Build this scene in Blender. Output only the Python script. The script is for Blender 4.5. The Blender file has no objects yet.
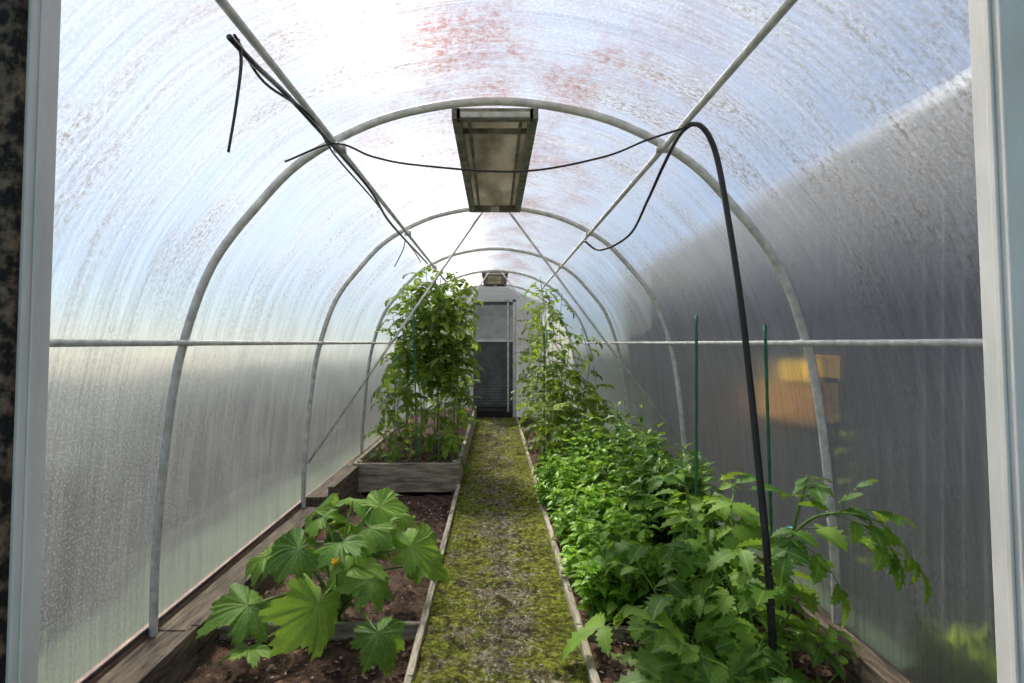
import bpy, math, random
import numpy as np
from mathutils import Vector, noise
rng = random.Random(7)
scene = bpy.context.scene

# ------------------------------------------------------------------ builder
class MB:
    def __init__(s): s.v=[];s.f=[];s.uv=[];s.m=[];s.r=[]
    def add(s,V,F,UV=None,mat=0,rnd=0.5):
        o=len(s.v); s.v.extend([tuple(map(float,p)) for p in V])
        for f in F:
            s.f.append(tuple(i+o for i in f)); s.m.append(mat)
            for i in f:
                s.uv.append(tuple(UV[i]) if UV is not None else (0.5,0.5)); s.r.append(rnd)
    def box(s,x0,x1,y0,y1,z0,z1,mat=0,rnd=.5):
        V=[(x,y,z) for z in (z0,z1) for y in (y0,y1) for x in (x0,x1)]
        s.hexa(V,mat,rnd)
    def hexa(s,V,mat=0,rnd=.5):
        F=[(0,2,3,1),(4,5,7,6),(0,1,5,4),(2,6,7,3),(0,4,6,2),(1,3,7,5)]
        s.add(V,F,None,mat,rnd)
    def build(s,name,mats,smooth=True,bevel=0):
        me=bpy.data.meshes.new(name); me.from_pydata(s.v,[],s.f)
        for m in mats: me.materials.append(m)
        me.polygons.foreach_set('material_index',s.m)
        me.polygons.foreach_set('use_smooth',[smooth]*len(s.f))
        u=me.uv_layers.new(name='UVMap'); u.data.foreach_set('uv',np.array(s.uv,dtype=np.float32).ravel())
        a=me.attributes.new('rnd','FLOAT','CORNER'); a.data.foreach_set('value',np.array(s.r,dtype=np.float32))
        me.update()
        ob=bpy.data.objects.new(name,me); scene.collection.objects.link(ob)
        if bevel:
            b=ob.modifiers.new('bevel','BEVEL'); b.width=bevel; b.segments=2
        return ob

def nrm(v):
    v=np.array(v,float); n=np.linalg.norm(v); return v/n if n>1e-9 else np.array([0,0,1.])

def catmull(P,n=8):
    P=[np.array(p,float) for p in P]; out=[]
    Q=[2*P[0]-P[1]]+P+[2*P[-1]-P[-2]]
    for i in range(1,len(Q)-2):
        a,b,c,d=Q[i-1],Q[i],Q[i+1],Q[i+2]
        for k in range(n):
            t=k/n
            out.append(.5*((2*b)+(-a+c)*t+(2*a-5*b+4*c-d)*t*t+(-a+3*b-3*c+d)*t**3))
    out.append(P[-1]); return out

def tube(mb,P,r,sides=8,mat=0,rnd=.5,caps=True):
    P=[np.array(p,float) for p in P]; n=len(P)
    R=[r]*n if not hasattr(r,'__len__') else list(np.interp(np.linspace(0,1,n),np.linspace(0,1,len(r)),r))
    T=[nrm(P[min(i+1,n-1)]-P[max(i-1,0)]) for i in range(n)]
    a=np.array([0,0,1.]) if abs(T[0][2])<.9 else np.array([1.,0,0])
    N=nrm(np.cross(T[0],a)); V=[];F=[];UV=[]
    for i in range(n):
        N=nrm(N-T[i]*np.dot(N,T[i])); B=np.cross(T[i],N)
        for k in range(sides):
            t=2*math.pi*k/sides
            V.append(P[i]+R[i]*(math.cos(t)*N+math.sin(t)*B)); UV.append((.6,i/n))
    for i in range(n-1):
        for k in range(sides):
            k2=(k+1)%sides
            F.append((i*sides+k,i*sides+k2,(i+1)*sides+k2,(i+1)*sides+k))
    if caps:
        F.append(tuple(range(sides))[::-1]); F.append(tuple((n-1)*sides+k for k in range(sides)))
    mb.add(V,F,UV,mat,rnd)

# ------------------------------------------------------------------ materials
class NT:
    def __init__(s,name):
        s.mat=bpy.data.materials.new(name); s.mat.use_nodes=True
        s.t=s.mat.node_tree; s.t.nodes.clear()
        s.out=s.t.nodes.new('ShaderNodeOutputMaterial')
    def n(s,typ,ins=None,**kw):
        nd=s.t.nodes.new(typ)
        for k,v in kw.items(): setattr(nd,k,v)
        if ins:
            for k,v in ins.items():
                sk=nd.inputs[k]
                if isinstance(v,bpy.types.NodeSocket): s.t.links.new(v,sk)
                else: sk.default_value=v
        return nd
    def math(s,op,a,b=0.5,clamp=False):
        return s.n('ShaderNodeMath',{0:a,1:b},operation=op,use_clamp=clamp).outputs[0]
    def ramp(s,fac,stops,interp='LINEAR'):
        nd=s.n('ShaderNodeValToRGB',{'Fac':fac}); cr=nd.color_ramp; cr.interpolation=interp
        while len(cr.elements)<len(stops): cr.elements.new(.5)
        for e,(p,c) in zip(cr.elements,stops):
            e.position=p; e.color=(c,c,c,1) if not hasattr(c,'__len__') else (*c,1)
        return nd.outputs['Color']
    def mixc(s,f,a,b,mode='MIX'):
        nd=s.n('ShaderNodeMix',data_type='RGBA',blend_type=mode)
        for i,v in ((0,f),(6,a),(7,b)):
            if isinstance(v,bpy.types.NodeSocket): s.t.links.new(v,nd.inputs[i])
            else: nd.inputs[i].default_value=(*v,1) if (hasattr(v,'__len__') and len(v)==3) else v
        return nd.outputs[2]
    def noise(s,vec,scale,detail=4,rough=.55):
        return s.n('ShaderNodeTexNoise',{'Vector':vec,'Scale':scale,'Detail':detail,'Roughness':rough}).outputs[0]
    def finish(s,sh): s.t.links.new(sh,s.out.inputs[0]); return s.mat

def simple(name,c1,c2,scale=8,rough=.6,metal=0,bump=.1,stretch=(1,1,1),bscale=None,spec=.4,stops=(.35,.65),trans=0):
    m=NT(name); co=m.n('ShaderNodeTexCoord').outputs['Object']
    mp=m.n('ShaderNodeMapping',{'Vector':co,'Scale':stretch}).outputs[0]
    f=m.noise(mp,scale,6,.6); c=m.ramp(f,[(stops[0],c1),(stops[1],c2)])
    b=m.n('ShaderNodeBump',{'Strength':bump,'Distance':.01,'Height':m.noise(mp,bscale or scale*4,5)}).outputs[0]
    p=m.n('ShaderNodeBsdfPrincipled',{'Base Color':c,'Roughness':rough,'Metallic':metal,'Normal':b,'Specular IOR Level':spec}).outputs[0]
    if trans:
        t=m.n('ShaderNodeBsdfTranslucent',{'Color':c}).outputs[0]
        p=m.n('ShaderNodeMixShader',{0:trans,1:p,2:t}).outputs[0]
    return m.finish(p)

def leafmat(name,dark,light,vein,veinw=.10,trans=.35,rough=.5,mottle=0,vs=.7):
    m=NT(name)
    r=m.n('ShaderNodeAttribute',attribute_name='rnd').outputs['Fac']
    uv=m.n('ShaderNodeUVMap').outputs[0]
    sx=m.n('ShaderNodeSeparateXYZ',{0:uv})
    co=m.n('ShaderNodeTexCoord').outputs['Object']
    nz=m.noise(co,14,3); big=m.noise(co,2.2,2)
    f=m.math('ADD',m.math('MULTIPLY',r,.8),m.math('MULTIPLY',m.math('SUBTRACT',nz,.5),.9))
    f=m.math('ADD',f,m.math('MULTIPLY',m.math('SUBTRACT',big,.5),.9),True)
    c=m.ramp(f,[(0,dark),(1,light)])
    if mottle:
        v=m.ramp(m.noise(co,70,3),[(.55,0.),(.68,1.)])
        c=m.mixc(m.math('MULTIPLY',v,mottle),c,tuple(min(1,x*1.6+.04) for x in light))
    vm=m.ramp(sx.outputs[0],[(0,1.),(veinw,0.)])
    c=m.mixc(m.math('MULTIPLY',vm,vs),c,vein)
    bp=m.n('ShaderNodeBump',{'Strength':.35,'Distance':.004,'Height':m.noise(co,90,3)}).outputs[0]
    p=m.n('ShaderNodeBsdfPrincipled',{'Base Color':c,'Roughness':rough,'Normal':bp,'Specular IOR Level':.35})
    tc=m.mixc(.5,c,(.38,.55,.03),'MIX')
    t=m.n('ShaderNodeBsdfTranslucent',{'Color':tc})
    mx=m.n('ShaderNodeMixShader',{0:trans,1:p.outputs[0],2:t.outputs[0]})
    return m.finish(mx.outputs[0])

M_metal=simple('galvanized_paint',(.46,.46,.44),(.72,.72,.69),20,.45,.1,.05,spec=.4)
M_white=simple('white_pvc',(.64,.62,.57),(.86,.84,.79),9,.45,0,.08,stretch=(1,1,.3))
M_black=simple('black_rubber',(.008,.008,.009),(.02,.02,.022),30,.4,0,.05,spec=.5)
M_wood=simple('weathered_wood',(.17,.145,.10),(.60,.54,.43),6,.85,0,.6,stretch=(8,1,8),bscale=30)
M_woodx=simple('weathered_wood_cross',(.16,.135,.09),(.50,.45,.34),6,.85,0,.6,stretch=(1,8,8),bscale=30)
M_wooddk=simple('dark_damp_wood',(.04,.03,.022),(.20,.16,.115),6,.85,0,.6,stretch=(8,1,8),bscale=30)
M_jamb=simple('mossy_jamb',(.012,.009,.007),(.22,.15,.10),60,.9,0,.9,bscale=90,stops=(.45,.65))
M_soil=simple('soil',(.022,.012,.008),(.15,.085,.052),16,.95,0,1,bscale=90)
M_chip=NT('bark_chip'); _r=M_chip.n('ShaderNodeAttribute',attribute_name='rnd').outputs['Fac']
M_chip=M_chip.finish(M_chip.n('ShaderNodeBsdfPrincipled',{'Base Color':M_chip.ramp(_r,[(0,(.02,.012,.008)),(.75,(.17,.095,.06)),(1,(.52,.40,.28))]),'Roughness':.9}).outputs[0])
M_stone=NT('gravel'); _r=M_stone.n('ShaderNodeAttribute',attribute_name='rnd').outputs['Fac']
M_stone=M_stone.finish(M_stone.n('ShaderNodeBsdfPrincipled',{'Base Color':M_stone.ramp(_r,[(0,(.10,.085,.06)),(1,(.6,.58,.52))]),'Roughness':.85}).outputs[0])
M_rail=simple('rusty_base_rail',(.16,.09,.07),(.30,.19,.15),14,.7)
M_vent=simple('aged_vent_frame',(.08,.08,.065),(.27,.26,.21),12,.6)
M_ventp=simple('aged_vent_panel',(.24,.22,.18),(.54,.52,.45),3,.6,stretch=(2,.6,1),trans=.5)
M_grass=simple('outside_grass',(.020,.038,.02),(.07,.10,.05),1.2,.95)
M_hedge=simple('outside_hedge',(.006,.014,.011),(.028,.045,.030),4,.95,bump=1)
M_stake=simple('green_stake_plastic',(.015,.10,.05),(.03,.17,.08),25,.5)
M_teal=simple('teal_tie',(.02,.35,.42),(.03,.45,.5),25,.5)
M_doordk=simple('dark_door_panel',(.035,.037,.042),(.075,.08,.085),5,.5)
M_glass=simple('smoked_door_pane',(.06,.065,.07),(.12,.13,.14),3,.35,trans=.4)

def mk_path():
    m=NT('mossy_gravel_path'); co=m.n('ShaderNodeTexCoord').outputs['Object']
    a=m.noise(co,5.0,8,.75); b=m.noise(co,34,6,.75); d=m.noise(co,9,7,.72)
    sx=m.n('ShaderNodeSeparateXYZ',{0:co}).outputs[0]
    ed=m.math('MULTIPLY',m.math('ABSOLUTE',m.math('SUBTRACT',sx,.02)),-.28)
    moss=m.ramp(b,[(.36,(.022,.027,.006)),(.49,(.12,.14,.018)),(.62,(.34,.36,.05))])
    grav=m.ramp(b,[(.38,(.035,.026,.018)),(.52,(.18,.15,.10)),(.66,(.52,.47,.38))])
    k=m.ramp(m.math('ADD',m.math('ADD',m.math('MULTIPLY',a,.8),m.math('MULTIPLY',b,.2)),ed),[(.45,0.),(.52,.92)])
    c=m.mixc(k,moss,grav)
    dk=m.ramp(d,[(.38,.8),(.48,0.)])
    c=m.mixc(dk,c,(.035,.026,.014))
    bp=m.n('ShaderNodeBump',{'Strength':1,'Distance':.03,'Height':m.noise(co,40,6,.7)}).outputs[0]
    return m.finish(m.n('ShaderNodeBsdfPrincipled',{'Base Color':c,'Roughness':.95,'Normal':bp,'Specular IOR Level':.15}).outputs[0])
M_path=mk_path()

# ------------------------------------------------------------------ arch profile
half=[(1.50,0),(1.485,.45),(1.43,1.0),(1.365,1.34),(1.24,1.68),(1.04,1.945),(.84,2.143),(.55,2.30),(.27,2.375),(0,2.40)]
prof=[(-x,z) for x,z in half]+[(x,z) for x,z in half[::-1][1:]]
prof=catmull([(x,0,z) for x,z in prof],6)
PX=np.array([p[0] for p in prof]);PZ=np.array([p[2] for p in prof])
def zarch(x): return float(np.interp(x,PX,PZ))
AL=np.concatenate([[0],np.cumsum(np.hypot(np.diff(PX),np.diff(PZ)))]); LTOT=AL[-1]

def mk_skin(name,dirt=1.0,ridge=True,clear=.43):
    m=NT(name); uv=m.n('ShaderNodeUVMap').outputs[0]
    sep=m.n('ShaderNodeSeparateXYZ',{0:uv}); U=sep.outputs[0]; V=sep.outputs[1]
    def vec(a,b): return m.n('ShaderNodeCombineXYZ',{0:m.math('MULTIPLY',U,a),1:m.math('MULTIPLY',V,b)}).outputs[0]
    fine=m.noise(vec(1.5,55),1,4,.6); med=m.noise(vec(1.3,6),1,7,.72); big=m.noise(vec(1,1),1.2,4)
    speck=m.noise(vec(1,1),100,3,.6); grain=m.noise(vec(.7,1),60,5,.8)
    dr=m.math('ABSOLUTE',m.math('SUBTRACT',U,LTOT/2))
    top=m.ramp(m.math('MULTIPLY',dr,.4),[(.0,.9),(.55,1.),(.75,.45)]) if ridge else m.math('MULTIPLY',1.,.4)
    patch=m.ramp(m.math('ADD',m.math('MULTIPLY',med,.55),m.math('MULTIPLY',big,.45)),[(.43,0.),(.59,1.)])
    gr=m.ramp(grain,[(.46,0.),(.57,1.)])
    dm=m.math('MULTIPLY',m.math('MULTIPLY',m.math('MULTIPLY',patch,gr),top),.85*dirt,True)
    rn=m.noise(vec(1.3,.75),2.1,7,.72)
    zone=m.ramp(dr,[(.35,1.),(1.05,0.)]) if ridge else m.math('MULTIPLY',0.,0.)
    rm=m.math('MULTIPLY',m.ramp(rn,[(.44,0.),(.60,1.)]),zone)
    rm=m.math('MULTIPLY',rm,m.ramp(m.noise(vec(1,1),30,6,.85),[(.42,.18),(.58,1.)]))
    drops=m.ramp(speck,[(.54,0.),(.60,1.)])
    fr01=m.ramp(fine,[(.30,0.),(.70,1.)])
    base=m.mixc(fr01,(.44,.455,.48),(.74,.75,.76))
    side=m.ramp(m.math('MULTIPLY',dr,.333),[(.38,1.),(.60,.55)]) if ridge else m.math('MULTIPLY',1.,.45)  # shade put into the sheet colour: darker from roof down to side walls
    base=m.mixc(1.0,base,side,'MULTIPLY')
    base=m.mixc(m.math('MULTIPLY',drops,.22),base,(.9,.9,.92))
    base=m.mixc(m.math('MULTIPLY',rm,.9),base,(.30,.13,.09))
    base=m.mixc(dm,base,(.12,.098,.075))
    clr=m.math('ADD',m.math('MULTIPLY',m.math('SUBTRACT',fine,.5),.38),clear)
    clr=m.math('SUBTRACT',clr,m.math('MULTIPLY',m.math('SUBTRACT',med,.45),.8))
    clr=m.math('SUBTRACT',clr,m.math('MULTIPLY',drops,.16),True)
    clr=m.math('MULTIPLY',clr,m.math('SUBTRACT',1.,m.math('MULTIPLY',dm,.9)))
    clr=m.math('MULTIPLY',clr,m.math('SUBTRACT',1.,m.math('MULTIPLY',rm,.65)),True)
    hb=m.math('ADD',m.math('MULTIPLY',fine,.6),m.math('MULTIPLY',speck,.4))
    bp=m.n('ShaderNodeBump',{'Strength':.5,'Distance':.01,'Height':hb}).outputs[0]
    tl=m.n('ShaderNodeBsdfTranslucent',{'Color':base}).outputs[0]; df=m.n('ShaderNodeBsdfDiffuse',{'Color':base}).outputs[0]
    rf=m.n('ShaderNodeBsdfRefraction',{'Color':base,'IOR':1.25,'Roughness':.48,'Normal':bp}).outputs[0]
    s0=m.n('ShaderNodeMixShader',{0:.30,1:tl,2:df}).outputs[0]
    s1=m.n('ShaderNodeMixShader',{0:m.math('MULTIPLY',m.math('SUBTRACT',1.,dm),.40),1:s0,2:rf}).outputs[0]
    tr=m.n('ShaderNodeBsdfTransparent',{'Color':(.94,.95,.97,1)}).outputs[0]
    # twin-wall blur of what stands outside: strong on the walls, weak on the roof
    blur=m.n('ShaderNodeBsdfRefraction',{'Color':(.94,.95,.97,1),'IOR':1.07,'Roughness':.40}).outputs[0]
    bf=m.ramp(m.math('MULTIPLY',dr,.333),[(.22,.25),(.40,.78)]) if ridge else m.math('MULTIPLY',1.,.7)
    tb=m.n('ShaderNodeMixShader',{0:bf,1:tr,2:blur}).outputs[0]
    s2=m.n('ShaderNodeMixShader',{0:clr,1:s1,2:tb}).outputs[0]
    gl=m.n('ShaderNodeBsdfGlossy',{'Color':(.92,.93,.96,1),'Roughness':.28,'Normal':bp}).outputs[0]
    fr=m.n('ShaderNodeFresnel',{'IOR':1.35}).outputs[0]
    s3=m.n('ShaderNodeMixShader',{0:m.math('MULTIPLY',fr,.5),1:s2,2:gl}).outputs[0]
    return m.finish(s3)
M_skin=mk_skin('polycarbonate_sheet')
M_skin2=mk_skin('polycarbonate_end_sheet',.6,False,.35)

Y0,Y1=.56,10.56
def skin(name,i0,i1):
    mb=MB(); V=[];UV=[];F=[]; ny=20
    for i in range(i0,i1+1):
        nx=PZ[min(i+1,len(PX)-1)]-PZ[max(i-1,0)]; nz=-(PX[min(i+1,len(PX)-1)]-PX[max(i-1,0)])
        l=math.hypot(nx,nz); nx/=l;nz/=l
        for j in range(ny+1):
            y=Y0+(Y1-Y0)*j/ny
            V.append((PX[i]-nx*.02,y,PZ[i]-nz*.02)); UV.append((AL[i],y))
    n=ny+1
    for i in range(i1-i0):
        for j in range(ny): F.append((i*n+j,(i+1)*n+j,(i+1)*n+j+1,i*n+j+1))
    a,b,c=[np.array(V[k]) for k in F[0][:3]]; nn=np.cross(b-a,c-b)
    if np.dot(nn,np.array([0,0,1.0])-a)<0 : F=[f[::-1] for f in F]
    mb.add(V,F,UV); return mb.build(name,[M_skin])
iL=int(np.argmin(np.abs(PZ[:len(PZ)//2]-1.34))); iR=len(PX)-1-iL
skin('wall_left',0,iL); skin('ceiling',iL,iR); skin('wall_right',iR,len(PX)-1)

def endwall(name,y,dx0,dx1,dz,flip):
    mb=MB(); xs=sorted(set(list(np.linspace(-1.5,1.5,41))+[dx0,dx1]))
    for a,b in zip(xs[:-1],xs[1:]):
        z0=dz if (a>=dx0-1e-6 and b<=dx1+1e-6) else 0
        V=[(a,y,z0),(b,y,z0),(b,y,zarch(b)),(a,y,zarch(a))]
        mb.add(V,[(3,2,1,0) if flip else (0,1,2,3)],[(v[0]*.3+2,v[2]) for v in V])
    return mb.build(name,[M_skin2],False)
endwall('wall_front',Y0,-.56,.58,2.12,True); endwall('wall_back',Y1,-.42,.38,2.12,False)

# ------------------------------------------------------------------ frame
mb=MB()
for k,y in enumerate([.60,2.56,4.56,6.56,8.56,10.52]):
    tube(mb,[(p[0],y,p[2]) for p in prof],.0185,10)
for x,z in ((-.68,2.19),(.735,2.19)): tube(mb,[(x,.6,z),(x,10.5,z)],.0125,8)
for s in (-1,1): tube(mb,[(s*1.345,.6,1.34),(s*1.345,10.5,1.34)],.0125,8)
for y in (4.53,8.53):
    tube(mb,[(-.09,y,2.37),(-1.45,y,.41)],.010,6); tube(mb,[(.10,y,2.37),(1.40,y,.62)],.010,6)
for y in (2.56,4.56,6.56,8.56):
    for x in (-.68,.735): mb.box(x-.025,x+.025,y-.02,y+.02,2.178,2.212)
    for x in (-1.355,1.355): mb.box(x-.018,x+.018,y-.03,y+.03,1.326,1.354)
mb.build('greenhouse_frame',[M_metal])

mb=MB()
for s in (-1,1): mb.box(s*1.53-.012,s*1.53+.012,Y0,Y1,.0,.10)
mb.build('base_rail',[M_rail],False,.004)

def postbox(mb,xa0,xb0,xa1,xb1,y0,y1,z0,z1,mat=0):
    mb.hexa([(xa0,y0,z0),(xb0,y0,z0),(xa0,y1,z0),(xb0,y1,z0),(xa1,y0,z1),(xb1,y0,z1),(xa1,y1,z1),(xb1,y1,z1)],mat)
mb=MB()
postbox(mb,-.545,-.503,-.472,-.430,.563,.60,0,2.12)
postbox(mb,-.503,-.500,-.430,-.427,.572,.580,0,2.12)
postbox(mb,.558,.60,.467,.51,.563,.60,0,2.12)
postbox(mb,.555,.558,.464,.467,.572,.580,0,2.12)
mb.box(-.47,.51,.563,.60,2.10,2.16)
mb.build('door_frame',[M_white],False,.002)
mb=MB()
postbox(mb,-.64,-.507,-.57,-.434,.553,.565,0,2.12)
mb.build('weathered_door_jamb',[M_jamb],False,.002)

# back door
mb=MB()
y=10.5
for x in (-.42,.34): mb.box(x-.02,x+.03,y-.03,y+.03,0,2.12)
mb.box(-.42,.37,y-.03,y+.03,2.08,2.13)
mb.box(-.39,.35,y-.02,y+.02,1.36,1.40); mb.box(-.39,.35,y-.02,y+.02,0.12,.16,1)
mb.box(.22,.25,y-.03,y+.02,.1,2.1)
for i in range(22): 
    z=.2+i*.053; mb.hexa([(-.38,y-.015,z),(.34,y-.015,z),(-.38,y+.01,z),(.34,y+.01,z),(-.38,y,z+.05),(.34,y,z+.05),(-.38,y+.02,z+.05),(.34,y+.02,z+.05)],1)
mb.box(-.38,.34,y-.012,y+.012,0.0,.2,2)
mb.add([(-.38,y,1.40),(-.38,y,2.08),(.34,y,2.08),(.34,y,1.40)],[(3,2,1,0)],[(2,1.4),(2,2.1),(2.2,2.1),(2.2,1.4)],3)
mb.build('door_1',[M_metal,M_doordk,M_black,M_glass],False)

# roof vents
def vent(y0,y1):
    mb=MB(); w=.175
    for s in (-1,1): mb.box(s*w-.02,s*w+.02,y0,y1,2.345,2.395)
    mb.box(-w,w,y0,y0+.04,2.345,2.395); mb.box(-w,w,y1-.05,y1,2.345,2.395)
    for s in (-1,1): mb.box(s*.12-.008,s*.12+.008,y0+.05,y1-.05,2.365,2.385)
    mb.box(-w,w,y0+.22,y0+.24,2.36,2.385)
    mb.box(-w,w,y0,y1,2.388,2.394,1)
    mb.box(-.155,.155,y0-.01,y0+.0,2.35,2.375,2)
    mb.box(-.03,.03,y1-.12,y1-.05,2.335,2.365,2)
    return mb.build('roof_vent',[M_vent,M_ventp,M_metal],False,.003)
vent(2.62,4.50); vent(8.62,10.4)

# ------------------------------------------------------------------ cables
mb=MB(); tube(mb,catmull([(.50,3.3,1.92),(.577,3.2,1.85),(.69,3.0,1.895),(.73,2.8,2.02),(.75,2.6,2.13),(.735,2.3,2.17),(.77,2.2,2.16),(.83,2.2,2.06),(.88,2.2,1.80),(.925,2.2,1.50),(.96,2.2,1.20),(.975,2.15,.837),(.98,2.1,.56),(.99,2.08,.25),(1.0,2.08,.02)],8),[.006,.006,.008,.011,.012,.0135,.0145],10)
mb.build('irrigation_hose',[M_black])
mb=MB(); tube(mb,catmull([(-.864,2.4,2.085),(-.66,2.4,2.16),(-.5,2.4,2.105),(-.31,2.4,2.07),(.10,2.4,2.045),(.43,2.38,2.095),(.6,2.3,2.14),(.735,2.25,2.17)],8),.0045,8)
mb.build('overhead_cable',[M_black])
mb=MB(); tube(mb,catmull([(-.66,1.45,2.10),(-.655,1.6,2.10),(-.68,1.9,2.15),(-.67,2.2,2.15),(-.68,2.56,2.17),(-.66,3.1,2.15),(-.685,3.7,2.13),(-.67,4.3,2.11),(-.68,5.0,2.13),(-.67,5.8,2.13)],8),.008,8)
tube(mb,catmull([(-.66,1.48,2.12),(-.69,1.75,2.12),(-.665,2.1,2.16),(-.69,2.5,2.15),(-.67,3.2,2.13),(-.68,4.0,2.12),(-.65,4.6,2.08),(-.66,5.2,2.06)],8),.0045,6)
tube(mb,catmull([(-.66,1.50,2.12),(-.652,1.5,2.06),(-.665,1.5,1.95),(-.685,1.5,1.83)],6),[.005,.004,.0035],6)
tube(mb,catmull([(-.66,4.3,2.10),(-.68,4.3,2.02),(-.74,4.3,1.90)],6),.004,6)
mb.build('power_cable',[M_black])

# ------------------------------------------------------------------ ground, path, beds
def grid(name,x0,x1,y0,y1,z,amp,mat,step=.03,sc=9):
    mb=MB(); nx=max(2,int((x1-x0)/step)); ny=max(2,int((y1-y0)/step)); V=[];F=[]
    for j in range(ny+1):
        for i in range(nx+1):
            x=x0+(x1-x0)*i/nx; yy=y0+(y1-y0)*j/ny
            h=noise.fractal(Vector((x*sc,yy*sc,z*7)),1,2,5)*amp
            V.append((x,yy,z+h))
    for j in range(ny):
        for i in range(nx):
            a=j*(nx+1)+i; F.append((a,a+1,a+nx+2,a+nx+1))
    mb.add(V,F); return mb.build(name,[mat])
mb=MB(); mb.add([(-40,-20,-.16),(40,-20,-.16),(40,60,-.16),(-40,60,-.16)],[(0,1,2,3)]); mb.build('ground',[M_grass],False)
grid('garden_path',-.325,.375,-1.0,10.5,0,.020,M_path,.02,8)
grid('soil_bed',-1.34,-.33,.62,5.45,-.09,.03,M_soil)
grid('soil_bed',-1.30,-.36,5.46,10.45,.17,.03,M_soil,.05)
grid('soil_bed',.40,1.36,.62,10.45,.015,.03,M_soil)

def plank(mb,x0,x1,y0,y1,z0,z1,mat=0,jit=.004):
    V=[(x,y,z) for z in (z0,z1) for y in (y0,y1) for x in (x0,x1)]
    V=[(x+rng.uniform(-jit,jit),y,z+rng.uniform(-jit,jit)) for x,y,z in V]; mb.hexa(V,mat)
mb=MB()
ys=[.7,2.3,4.05,5.44]
for a,b in zip(ys[:-1],ys[1:]): plank(mb,-.352,-.322,a+.004,b-.004,-.15,.03)
ys=[.7,2.7,4.6,6.5,8.5,10.4]
for a,b in zip(ys[:-1],ys[1:]): plank(mb,.372,.404,a+.004,b-.004,-.15,.04)
mb.build('path_edging_board',[M_wood],False,.003)
mb=MB()
plank(mb,-1.34,-.353,2.80,2.83,-.16,-.01); plank(mb,-1.34,-.353,4.02,4.05,-.16,-.03)
plank(mb,.405,1.36,2.62,2.65,-.1,.055); plank(mb,.405,1.36,4.9,4.93,-.1,.07)
mb.build('bed_divider_board',[M_woodx],False,.003)
mb=MB()
for a,b in ((.62,2.6),(2.61,4.6)):
    plank(mb,-1.36,-1.32,a,b,-.16,.08); plank(mb,-1.51,-1.36,a,b,-.16,.055)
plank(mb,-1.32,-1.27,4.62,5.45,-.16,.2); plank(mb,-1.50,-1.32,4.62,10.4,-.16,.12)
for a,b in ((.62,2.9),(2.91,5.5),(5.51,10.4)):
    plank(mb,1.36,1.395,a,b,-.16,.17); plank(mb,1.395,1.50,a,b,-.16,.12)
mb.build('foundation_board',[M_wooddk],False,.004)
mb=MB()
plank(mb,-1.32,-.33,5.43,5.46,-.05,.10,1); plank(mb,-1.32,-.33,5.43,5.46,.104,.22,1)
plank(mb,-.36,-.325,5.465,10.4,-.05,.22); plank(mb,-1.33,-1.30,5.465,10.4,-.05,.22)
plank(mb,-.40,-.36,5.47,5.51,-.1,.235); plank(mb,-1.29,-1.25,5.47,5.51,-.1,.235)
mb.build('raised_planter_box',[M_wood,M_woodx],False,.004)

def chips(name,regs,n,mat,smin,smax,flat):
    mb=MB()
    for _ in range(n):
        x0,x1,y0,y1,z=rng.choice(regs); x=rng.uniform(x0,x1); yy=y0+(y1-y0)*rng.random()**1.5
        s=rng.uniform(smin,smax); a=rng.uniform(0,6.28)
        c,sn=math.cos(a),math.sin(a); lx=s*rng.uniform(.5,1.6); ly=s*.6; lz=s*flat
        zz=z+rng.uniform(0,.02); t=rng.uniform(-.4,.4)
        V=[]
        for k in range(5):
            an=k*6.283/5+rng.uniform(-.3,.3); px=lx*math.cos(an); py=ly*math.sin(an)
            V.append((x+c*px-sn*py,yy+sn*px+c*py,zz+t*px))
        V.append((x,yy,zz+lz)); 
        mb.add(V,[(k,(k+1)%5,5) for k in range(5)],None,0,rng.random())
    return mb.build(name,[mat],False)
chips('bark_mulch',[(-1.31,-.36,1.7,5.4,-.09),(-1.28,-.4,5.5,7.5,.17),(.42,1.34,1.7,5.4,.02)],11000,M_chip,.005,.018,.5)
chips('path_gravel',[(-.30,.35,1.8,9,0.0),(-.1,.2,1.9,4.5,0.0)],1500,M_stone,.003,.009,.7)

# ------------------------------------------------------------------ leaves
def leaf_tpl(rows,W,p=.8,q=.9,tooth=0,fold=.35):
    V=[];UV=[];F=[]
    for i in range(rows+1):
        t=i/rows; w=W*max(0,math.sin(math.pi*t**p))**q
        if tooth and 0<i<rows: w*=1+(tooth if i%2 else -tooth)
        V+= [(-w,t+ (tooth*.15 if i%2 else 0) ,fold*w),(0,t,0),(w,t+(tooth*.15 if i%2 else 0),fold*w)]
        e=min(1,w/W+.15); UV+=[(e,t),(0,t),(e,t)]
    for i in range(rows):
        a=i*3; F+=[(a,a+1,a+4,a+3),(a+1,a+2,a+5,a+4)]
    return np.array(V),F,UV
T_basil=leaf_tpl(6,.30,.75,.8,0,.45)
T_tom=leaf_tpl(11,.29,.72,.75,.24,.25)
T_nar=leaf_tpl(7,.17,.8,.9,.3,.3)
T_grass=leaf_tpl(3,.04,.5,.8,0,.2)

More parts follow.
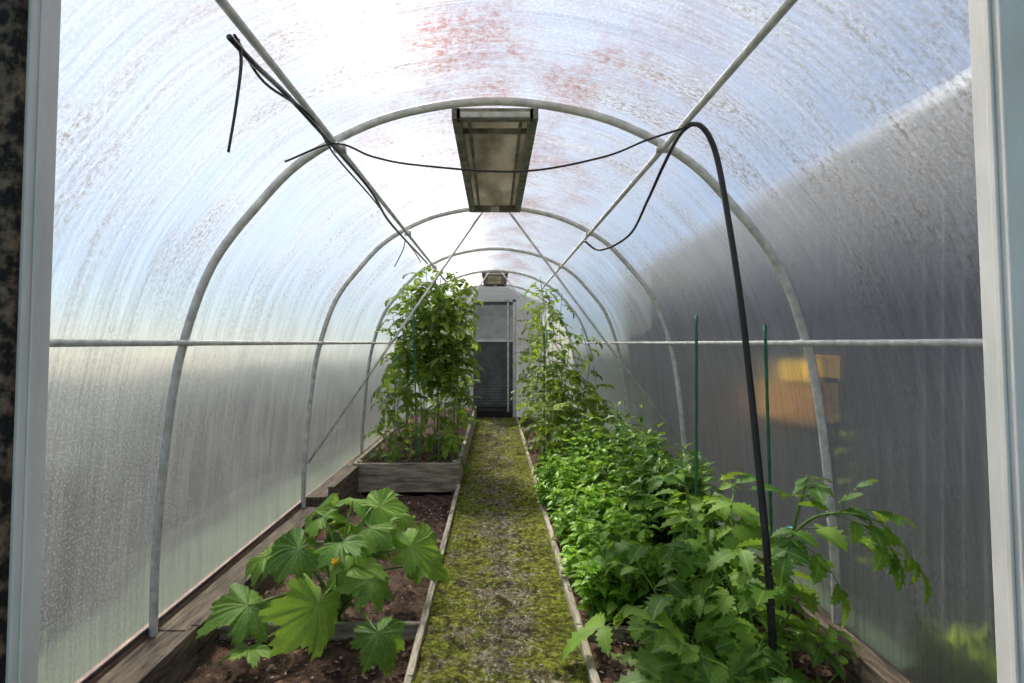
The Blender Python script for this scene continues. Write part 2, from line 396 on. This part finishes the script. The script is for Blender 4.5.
def squash_tpl(seed):
    r0=random.Random(seed)
    lob=[(0,1.0),(46,.92),(-46,.92),(92,.84),(-92,.84),(136,.78),(-136,.78)]
    lob=[(a+r0.uniform(-7,7),l*r0.uniform(.86,1.1)) for a,l in lob]
    n=132; rings=[.0,.2,.42,.64,.84,1.0]; V=[];UV=[];F=[]; ph=r0.uniform(0,6)
    jag=[r0.uniform(-1,1) for _ in range(n+1)]
    for k in range(n+1):
        th=-168+336*k/n
        r=.0
        for a,l in lob:
            d=abs(th-a); r=max(r,l*(.66+.34*math.exp(-(d/18)**1.8)) if d<33 else 0)
        r=max(r,.55)
        if abs(th)>150: r*=1-.40*(abs(th)-150)/18
        r*=1+.05*((k%4)-1.5)*.8+.045*jag[k]
        dv=min(abs(th-a) for a,_ in lob)
        for f in rings:
            R=r*f; x=R*math.sin(math.radians(th)); yy=R*math.cos(math.radians(th))
            z=.06*f*min(1,dv/22)-.30*R*R+.14*math.sin(math.radians(th)*3+ph)*f*f+.02*math.sin(k*.9+ph)*f
            V.append((x,yy,z)); UV.append((min(1,math.radians(dv)*f*4+.02*(1-f)),f))
    m=len(rings)
    for k in range(n):
        for j in range(m-1):
            F.append((k*m+j,k*m+j+1,(k+1)*m+j+1,(k+1)*m+j))
    return np.array(V),F,UV
T_sqs=[squash_tpl(i) for i in range(9)]

def place(mb,T,o,d,up,s,droop=0,mat=0,rnd=.5,sx=1):
    V,F,UV=T; y=nrm(d); z=np.array(up,float); z=z-y*np.dot(z,y)
    if np.linalg.norm(z)<1e-3: z=np.array([y[2],y[0],y[1]]); z=z-y*np.dot(z,y)
    z=nrm(z); x=np.cross(y,z)
    L=V.copy()
    if abs(droop)>1e-3:
        yy=V[:,1]; k=droop; L[:,1]=np.sin(k*yy)/k; L[:,2]=V[:,2]-(1-np.cos(k*yy))/k
    W=np.array(o)+s*(sx*L[:,:1]*x+L[:,1:2]*y+L[:,2:3]*z)
    mb.add(W,F,UV,mat,rnd)

def rv(s): return np.array([rng.uniform(-s,s) for _ in range(3)])
UP=np.array([0,0,1.])

def compound(mb,p,d,L,droop,T=None,pairs=3,ls=.42,mat=0,smat=1,rnd=None,thick=.0022):
    T=T or T_tom; d=nrm(d); side=nrm(np.cross(d,UP)+rv(.15)); n0=nrm(np.cross(side,d))
    rnd=rng.random() if rnd is None else rnd
    pts=[];dirs=[];N=7
    for i in range(N+1):
        t=i/N; a=droop*t
        dd=nrm(d*math.cos(a)-n0*math.sin(a)); dirs.append(dd)
        pts.append(np.array(p) if i==0 else pts[-1]+dd*L/N)
    tube(mb,pts,[thick,thick*.5],4,smat,rnd,False)
    def at(t):
        f=t*N; i=min(int(f),N-1); return pts[i]+(pts[i+1]-pts[i])*(f-i),dirs[i]
    for k in range(pairs):
        t=.35+.5*k/max(1,pairs-1) if pairs>1 else .5; o,dd=at(t); nn=nrm(np.cross(side,dd))
        for s in (-1,1):
            ld=nrm(dd*rng.uniform(.35,.7)+side*s+rv(.2)-nn*.12)
            place(mb,T,o,ld,nn+rv(.35),L*ls*rng.uniform(.75,1.1)*(1-.12*k),rng.uniform(.2,1.1),mat,min(1,max(0,rnd+rng.uniform(-.15,.15))))
        if pairs>2 and k<pairs-1:
            o,dd=at(t+.1)
            for s in (-1,1):
                place(mb,T,o,nrm(dd*.4+side*s+rv(.2)),nn+rv(.3),L*ls*.38,.6,mat,rnd)
    o,dd=at(1); place(mb,T,o-dd*.01,dd,nrm(np.cross(side,dd))+rv(.2),L*ls*1.15,rng.uniform(.4,1.1),mat,rnd)

def vine(mb,pts,r,step,L,pairs=3,start=.1,end=1,droop=(.8,1.6),el=(0,.6),T=None,ls=.42,mat=0,smat=1,taper=.6,bias=None):
    C=catmull(pts,10); tube(mb,C,[r,r*.5],6,smat,.4)
    seg=np.cumsum([0]+[np.linalg.norm(b-a) for a,b in zip(C[:-1],C[1:])]); tot=seg[-1]
    s=tot*start; az=rng.uniform(0,6.28)
    while s<tot*end:
        o=np.array([np.interp(s,seg,[c[k] for c in C]) for k in range(3)])
        az+=2.4+rng.uniform(-.4,.4); e=rng.uniform(*el)
        d=np.array([math.cos(az)*math.cos(e),math.sin(az)*math.cos(e),math.sin(e)])
        if bias is not None: d=d+np.array(bias)
        f=s/tot; l=L*rng.uniform(.75,1.2)*(1-(1-taper)*f**2)
        compound(mb,o,d,l,rng.uniform(*droop),T,pairs,ls,mat,smat)
        s+=step*rng.uniform(.7,1.3)

M_stem=leafmat('plant_stem',(.10,.20,.03),(.22,.34,.08),(.2,.3,.08),.01,.1)
M_tom=leafmat('tomato_leaf',(.05,.15,.018),(.32,.54,.075),(.36,.56,.12),.12,.45)
M_tomfar=leafmat('tomato_leaf_bright',(.03,.08,.010),(.26,.40,.045),(.28,.42,.07),.1,.45)
M_basil=leafmat('basil_leaf',(.08,.22,.018),(.37,.66,.065),(.37,.62,.10),.1,.42,.4)
M_dark=leafmat('pepper_leaf',(.025,.09,.012),(.15,.32,.04),(.20,.36,.06),.12,.4,.4)
M_sq=leafmat('zucchini_leaf',(.06,.17,.022),(.32,.53,.08),(.42,.58,.2),.09,.42,.5,.3,.5)
M_flower=simple('zucchini_petals',(.9,.45,.01),(.95,.62,.04),10,.5)
M_weed=leafmat('weed_leaf',(.15,.25,.03),(.38,.48,.06),(.3,.4,.1),.1,.4)

# --- zucchini plant
mb=MB(); base=np.array([-.78,2.95,-.08])
tube(mb,catmull([base,base+[.0,-.06,.08],base+[.03,-.12,.15]],6),[.018,.014],8,1,.6)
leaves=[((-.95,2.83,.34),.19,(-.5,-.5,-.15)),((-.74,3.05,.52),.14,(-.1,.3,.1)),((-.59,3.0,.50),.14,(.5,.3,.15)),
 ((-.42,2.9,.33),.16,(.7,-.2,-.1)),((-.58,2.70,.24),.14,(.6,-.5,-.2)),((-.77,2.55,.20),.19,(-.1,-1,-.65)),
 ((-1.10,2.60,.17),.18,(-.7,-.5,-.25)),((-1.16,2.95,.26),.15,(-.9,.1,0)),((-.49,2.45,.12),.13,(.5,-.7,-.5)),
 ((-1.05,2.5,.03),.12,(-.6,-.7,-.1)),((-.72,2.74,.40),.14,(.1,-.7,-.2)),((-.52,3.2,.40),.14,(.6,.6,0)),
 ((-.98,3.2,.42),.14,(-.5,.6,0)),((-.38,3.12,.30),.14,(.8,.4,0)),((-.62,2.9,.42),.13,(.4,-.5,-.1)),
 ((-.88,2.98,.45),.13,(-.5,.0,.05)),((-1.2,3.15,.20),.14,(-.8,.5,-.1)),((-.66,3.3,.46),.14,(.1,.8,.1))]
for _ in range(12):
    a=rng.uniform(0,6.28); r=rng.uniform(.10,.38)
    leaves.append(((-.76+r*math.cos(a)*1.1,2.95+r*math.sin(a),.48-.6*r+rng.uniform(-.12,.03)),rng.uniform(.09,.17),(math.cos(a),math.sin(a),rng.uniform(-.4,.2))))
for i,(o,s,d) in enumerate(leaves):
    o=np.array(o); mid=(base+o)/2+np.array([0,0,.06])+(o-base)*np.array([-.1,-.1,.15])
    tube(mb,catmull([base+[0,-.03,.06],mid,o],7),[.009,.006],6,1,rng.uniform(.5,1))
    place(mb,T_sqs[i%9],o,np.array(d)+rv(.3),UP*1.0+rv(.65)+np.array([0,-.35,0]),s*rng.uniform(.9,1.2),rng.uniform(0.05,1.1),0,rng.uniform(.0,1))
for fo in (np.array([-.71,2.62,.33]),np.array([-.60,2.80,.20])):
    tube(mb,catmull([base+[0,-.05,.1],(base+fo)/2+[0,-.03,.05],fo],5),.005,5,1,.5)
    for k in range(5):
        a=k*6.283/5; place(mb,T_basil,fo,(math.cos(a)*.4,math.sin(a)*.4-.2,.9),(-math.cos(a),-math.sin(a),.3),.05,.4,2,.5)
mb.build('zucchini_plant',[M_sq,M_stem,M_flower])

# --- tall tomatoes, left raised bed
def tall(stems,L,step,name='tomato_plant',mats=None,**kw):
    mb=MB()
    for st in stems: vine(mb,st,.006,step,L,**kw)
    return mb.build(name,mats or [M_tomfar,M_stem])
def stem(x,y,h,dx=0,dy=0,w=.05,z0=.17):
    return [(x+dx*t+ (rng.uniform(-w,w) if t>0 else 0),y+dy*t+(rng.uniform(-w,w) if t>0 else 0),z0+(h-z0)*t) for t in (0,.25,.5,.75,1)]
A=dict(droop=(.4,1.6),el=(-.2,.9))
tall([stem(-.78,5.75,2.10,.10,.1),stem(-.50,5.9,2.06,.05,.2),stem(-.88,6.1,1.95,.0,0),stem(-.65,6.2,2.08,.1,.2),stem(-.75,5.9,1.95,-.05,.1),stem(-.55,5.7,2.05,0,.1),stem(-.42,6.0,2.0,0,.1)],.26,.033,start=.46,pairs=3,ls=.40,taper=.8,**A)
tall([stem(-.92,5.65,1.6,-.05,0),stem(-.42,5.7,1.85,.05,0),stem(-.42,6.4,1.95,.1,0),stem(-.85,6.6,2.0),stem(-.65,5.8,1.7),stem(-.42,5.9,1.75,.05),stem(-.95,6.1,1.75,-.05)],.25,.042,start=.38,ls=.40,**A)
tall([stem(-1.05,6.0,.8,-.05),stem(-.6,6.0,.6),stem(-.9,7.2,1.9),stem(-.5,7.4,1.9),stem(-.75,8.4,1.9),stem(-1.05,6.9,1.4),stem(-.45,6.6,1.0),stem(-1.05,5.75,.55),stem(-.45,8.8,1.7),stem(-.5,5.8,.75)],.26,.055,start=.12,ls=.40,**A)
# --- tall tomatoes, right
z=.02
tall([stem(.62,6.6,2.10,-.05,.1,.08,z),stem(.80,6.9,2.05,-.2,.2,.08,z),stem(.45,6.2,1.8,.0,0,.06,z),stem(.7,6.4,1.9,.05,0,.06,z)],.26,.085,start=.3,ls=.38,taper=.8,**A)
tall([stem(.8,7.6,2.0,-.1,.1,.08,z),stem(.55,8.3,1.9,0,.1,.08,z),stem(.95,6.3,1.5,0,.1,.08,z),stem(.6,9.3,1.8,0,0,.08,z),stem(.75,5.9,1.35,0,0,.06,z)],.26,.07,start=.15,ls=.40,**A)
tall([stem(.55,5.7,.95,0,0,.06,z),stem(.75,5.9,1.1,0,0,.06,z),stem(.95,5.6,.9,0,0,.06,z),stem(.6,6.4,1.15,0,0,.06,z),stem(.85,6.8,1.0,0,0,.06,z),stem(.55,7.3,1.0,0,0,.06,z),stem(1.05,6.1,.9,0,0,.06,z),stem(.65,5.3,.8,0,0,.06,z)],.27,.045,start=.1,ls=.44,**A)

# --- basil rows by the path
def shoots(name,mats,cl,n,h,spread,T,ls,nodes=6,per=2,mat=0):
    mb=MB()
    for (cx,cy) in cl:
        hc=rng.uniform(.75,1.3)
        for _ in range(n):
            a=rng.uniform(0,6.28); r=spread*math.sqrt(rng.random()); hh=hc*h(cx,cy)*rng.uniform(.65,1.1)*(1-.35*(r/spread)**2)
            p0=np.array([cx+r*.4*math.cos(a),cy+r*.4*math.sin(a),.0]); p1=np.array([cx+r*math.cos(a),cy+r*math.sin(a),hh+.02])
            C=catmull([p0,(p0+p1)/2+rv(.012),p1],4); tube(mb,C,[.003,.002],4,1,.5,False)
            az=rng.uniform(0,3)
            for k in range(nodes):
                t=.3+.7*k/(nodes-1); o=p0+(p1-p0)*t; az+=1.57
                for s in range(per):
                    b=az+s*6.283/per+rng.uniform(-.3,.3); e=rng.uniform(-.1,.6)+.5*(k==nodes-1)
                    place(mb,T,o,(math.cos(b)*math.cos(e),math.sin(b)*math.cos(e),math.sin(e)),UP+rv(.3),ls*rng.uniform(.6,1.15)*(1-.3*(k==nodes-1)),rng.uniform(.2,1.3),mat,min(1,.1+.75*t*rng.random()+.15*rng.random()))
    return mb.build(name,mats)
cl=[];yy=2.75
while yy<5.6:
    for x in (.50,.64,.78): cl.append((x+rng.uniform(-.04,.04),yy+rng.uniform(-.05,.05)))
    yy+=.19
shoots('basil_plants',[M_basil,M_stem],cl,10,lambda x,y:.25+.14*(x-.45)/.3+.05*(y-2.7),.13,T_basil,.088)
cl=[];yy=3.3
while yy<5.4:
    for x in (.88,1.05,1.2): cl.append((x+rng.uniform(-.05,.05),yy+rng.uniform(-.08,.08)))
    yy+=.27
shoots('pepper_plants',[M_dark,M_stem],cl,9,lambda x,y:.60,.15,T_nar,.14,8,3)

# --- foreground tomatoes
def bush(cx,cy,h,n,L,step,r=.25,**kw):
    mb=MB()
    for k in range(n):
        a=k*6.283/n+rng.uniform(-.4,.4); rr=r*rng.uniform(.4,1)
        vine(mb,[(cx,cy,0),(cx+rr*.4*math.cos(a),cy+rr*.4*math.sin(a),h*.45),(cx+rr*math.cos(a),cy+rr*math.sin(a),h*rng.uniform(.75,1.1))],.006,step,L,**kw)
    return mb
kw=dict(start=.2,droop=(.3,1.3),el=(-.1,.9),ls=.52,pairs=2)
bush(.80,2.42,.46,5,.30,.08,.24,**kw).build('tomato_plant',[M_tom,M_stem])
bush(.80,2.02,.28,5,.27,.075,.2,**kw).build('tomato_plant',[M_tom,M_stem])
bush(1.0,2.8,.66,5,.31,.07,.22,**kw).build('tomato_plant',[M_tom,M_stem])
bush(1.04,2.0,.24,5,.25,.075,.17,**kw).build('tomato_plant',[M_tom,M_stem])
mb=bush(1.02,2.22,.44,5,.26,.075,.2,**kw)
vine(mb,[(1.05,2.25,0),(1.08,2.25,.35),(1.12,2.2,.62),(1.15,2.15,.85)],.009,.09,.29,start=.4,**{k:v for k,v in kw.items() if k!='start'})
tube(mb,catmull([(1.10,2.2,.60),(1.14,2.08,.72),(1.22,2.0,.755),(1.30,1.95,.74)],6),[.006,.003],6,1,.5)
compound(mb,(1.16,2.05,.73),(.7,-.1,.5),.20,.9,None,2,.54)
compound(mb,(1.22,2.0,.755),(.6,-.3,-.2),.19,.9,None,2,.60)
compound(mb,(1.28,1.96,.745),(.68,-.25,-.5),.19,.5,None,2,.62)
compound(mb,(1.20,2.02,.755),(.3,.2,.9),.14,.9,None,2,.5)
compound(mb,(1.15,2.08,.72),(-.2,-.3,.9),.15,.9,None,2,.5)
compound(mb,(1.12,2.14,.66),(-.6,-.6,.3),.2,1.2,None,3,.5)
compound(mb,(1.12,2.16,.60),(.6,-.6,-.1),.22,1.2,None,2,.54)
compound(mb,(1.18,2.04,.74),(.5,-.6,.1),.2,1.2,None,2,.54)
mb.build('tomato_plant',[M_tom,M_stem])

def stake(p,q):
    mb=MB(); P=[np.array(p)+(np.array(q)-np.array(p))*i/24 for i in range(25)]
    tube(mb,P,[.0065 if i%2 else .0078 for i in range(25)],8); mb.build('garden_stake',[M_stake])
stake((1.0,2.9,0),(1.0,2.9,1.475)); stake((1.20,2.5,0),(1.155,2.5,1.42)); stake((.53,6.3,0),(.53,6.3,1.5)); stake((-.75,5.6,.15),(-.78,5.6,1.7)); stake((-.6,6.0,.15),(-.56,6.0,1.8))
mb=MB(); tube(mb,[(1.16+.025*math.cos(a),2.3+.03*math.sin(a),.60+.006*math.sin(2*a)) for a in np.linspace(0,6.2,14)],.005,6); tube(mb,catmull([(1.18,2.28,.6),(1.2,2.26,.57),(1.215,2.25,.575)],4),.004,5)
mb.build('plant_tie',[M_teal])

mb=MB()
for _ in range(6000):
    x=rng.uniform(-.31,.36); 
    if rng.random()<.65: x=rng.choice((-.3,.35))+rng.gauss(0,.06)
    if not -.32<x<.37: continue
    yv=1.9+6*rng.random()**1.6
    place(mb,T_grass,(x,yv,0),nrm([rng.uniform(-.8,.8),rng.uniform(-.8,.8),.8]),(rng.uniform(-1,1),rng.uniform(-1,1),.1),rng.uniform(.01,.03),.5,0,rng.random())
M_moss=leafmat('moss_blade',(.05,.09,.01),(.25,.33,.04),(.27,.34,.05),.1,.3)
mb.build('path_moss_blades',[M_moss])

# ------------------------------------------------------------------ outside
mb=MB(); V=[];F=[];ny=560
for j in range(ny+1):
    yy=-2+j*(10/ny); x=2.15-.036*math.cos(2*math.pi*yy/.12)
    V+=[(x,yy,-.16),(x,yy,2.50)]
for j in range(ny): a=2*j; F.append((a,a+2,a+3,a+1))
mb.add(V,F); mb.box(2.10,6,-2,8.1,2.50,2.56,0); mb.box(2.17,6,7.98,8.0,-.16,2.50)
M_corr=simple('painted_corrugated_steel',(.17,.18,.195),(.25,.265,.285),2,.4,.1)
mb.build('corrugated_shed',[M_corr])
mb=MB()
mb.box(2.08,2.12,3.52,3.95,1.12,1.26,0); mb.box(2.09,2.12,3.55,4.3,.84,1.09,1)  # added panels; their colours stand in for a warm reflection and its glow
M_yel=simple('yellow_reflection',(1.0,.5,.05),(1.0,.7,.12),4,.5); M_or=simple('orange_glow',(.35,.17,.05),(.5,.26,.08),4,.6)
mb.build('warm_reflection_panels',[M_yel,M_or],False,.004)
mb=MB()
mb.box(-1.3,1.0,12.5,14.5,-.16,2.1,0)
for i in range(20): mb.box(-1.3,1.0,12.47,12.5,-.1+i*.11,-.02+i*.11,0)
mb.hexa([(-1.45,12.3,2.08),(1.15,12.3,2.08),(-1.45,14.7,2.08),(1.15,14.7,2.08),(-.2,12.3,2.7),(-.1,12.3,2.7),(-.2,14.7,2.7),(-.1,14.7,2.7)],1)
mb.build('garden_shed',[M_doordk,M_corr],False)
def hedge(x,y0,y1,h,w):
    mb=MB(); V=[];F=[]; nu=16; nv=int((y1-y0)/.25)
    for j in range(nv+1):
        for i in range(nu+1):
            a=math.pi*i/nu; yy=y0+(y1-y0)*j/nv
            k=1+.3*noise.fractal(Vector((math.cos(a)*1.5+x,yy*.9,math.sin(a)*1.5)),1,2,4)
            V.append((x-w*math.cos(a)*k,yy,-.16+h*abs(math.sin(a))**.6*k))
    for j in range(nv):
        for i in range(nu): b=j*(nu+1)+i; F.append((b,b+1,b+nu+2,b+nu+1))
    mb.add(V,F); return mb.build('hedge',[M_hedge])
hedge(-4.0,-3,18,1.25,1.3); hedge(6,8.5,22,1.8,1.2)
mb=MB()
for _ in range(90):
    x=rng.uniform(1.68,1.80);yv=rng.uniform(1.8,2.25)
    place(mb,T_nar,(x,yv,-.16),nrm([rng.uniform(-.02,.2),rng.uniform(-.4,.4),1]),(rng.uniform(-1,1),rng.uniform(-1,1),.1),rng.uniform(.3,.5),.5,0,rng.random())
vine(mb,[(1.70,2.7,-.16),(1.72,2.72,.3),(1.71,2.75,.7),(1.68,2.78,1.0)],.007,.08,.10,T=T_nar)
mb.build('wild_weeds',[M_weed,M_stem])

# ------------------------------------------------------------------ light
w=bpy.data.worlds.new('sky'); scene.world=w; w.use_nodes=True; nt=w.node_tree; nt.nodes.clear()
sky=nt.nodes.new('ShaderNodeTexSky'); sky.sky_type='NISHITA'; sky.sun_disc=False; sky.sun_elevation=math.radians(55); sky.sun_rotation=math.radians(-28); sky.air_density=1.0; sky.dust_density=.4; sky.ozone_density=2.5
hs=nt.nodes.new('ShaderNodeHueSaturation'); hs.inputs['Saturation'].default_value=1.0
bg=nt.nodes.new('ShaderNodeBackground'); bg.inputs[1].default_value=.15; ow=nt.nodes.new('ShaderNodeOutputWorld')
nt.links.new(sky.outputs[0],hs.inputs['Color']); nt.links.new(hs.outputs[0],bg.inputs[0]); nt.links.new(bg.outputs[0],ow.inputs[0])
l=bpy.data.lights.new('sun','SUN'); l.energy=13.5; l.angle=math.radians(1.5); l.color=(1,.93,.80)
lo=bpy.data.objects.new('sun',l); scene.collection.objects.link(lo)
lo.rotation_euler=Vector((.33,-.60,-1)).to_track_quat('-Z','Y').to_euler(); lo.location=(-3,4,6)

cam=bpy.data.cameras.new('camera'); co=bpy.data.objects.new('camera',cam); scene.collection.objects.link(co)
co.location=(0,0,1.34); co.rotation_euler=(math.radians(90),0,0); cam.sensor_width=36; cam.lens=584*36/1024; cam.shift_x=17/1024; cam.shift_y=1.5/1024
cam.clip_start=.05; cam.clip_end=200
scene.camera=co
scene.view_settings.view_transform='Standard'; scene.view_settings.look='None'; scene.view_settings.exposure=0.15
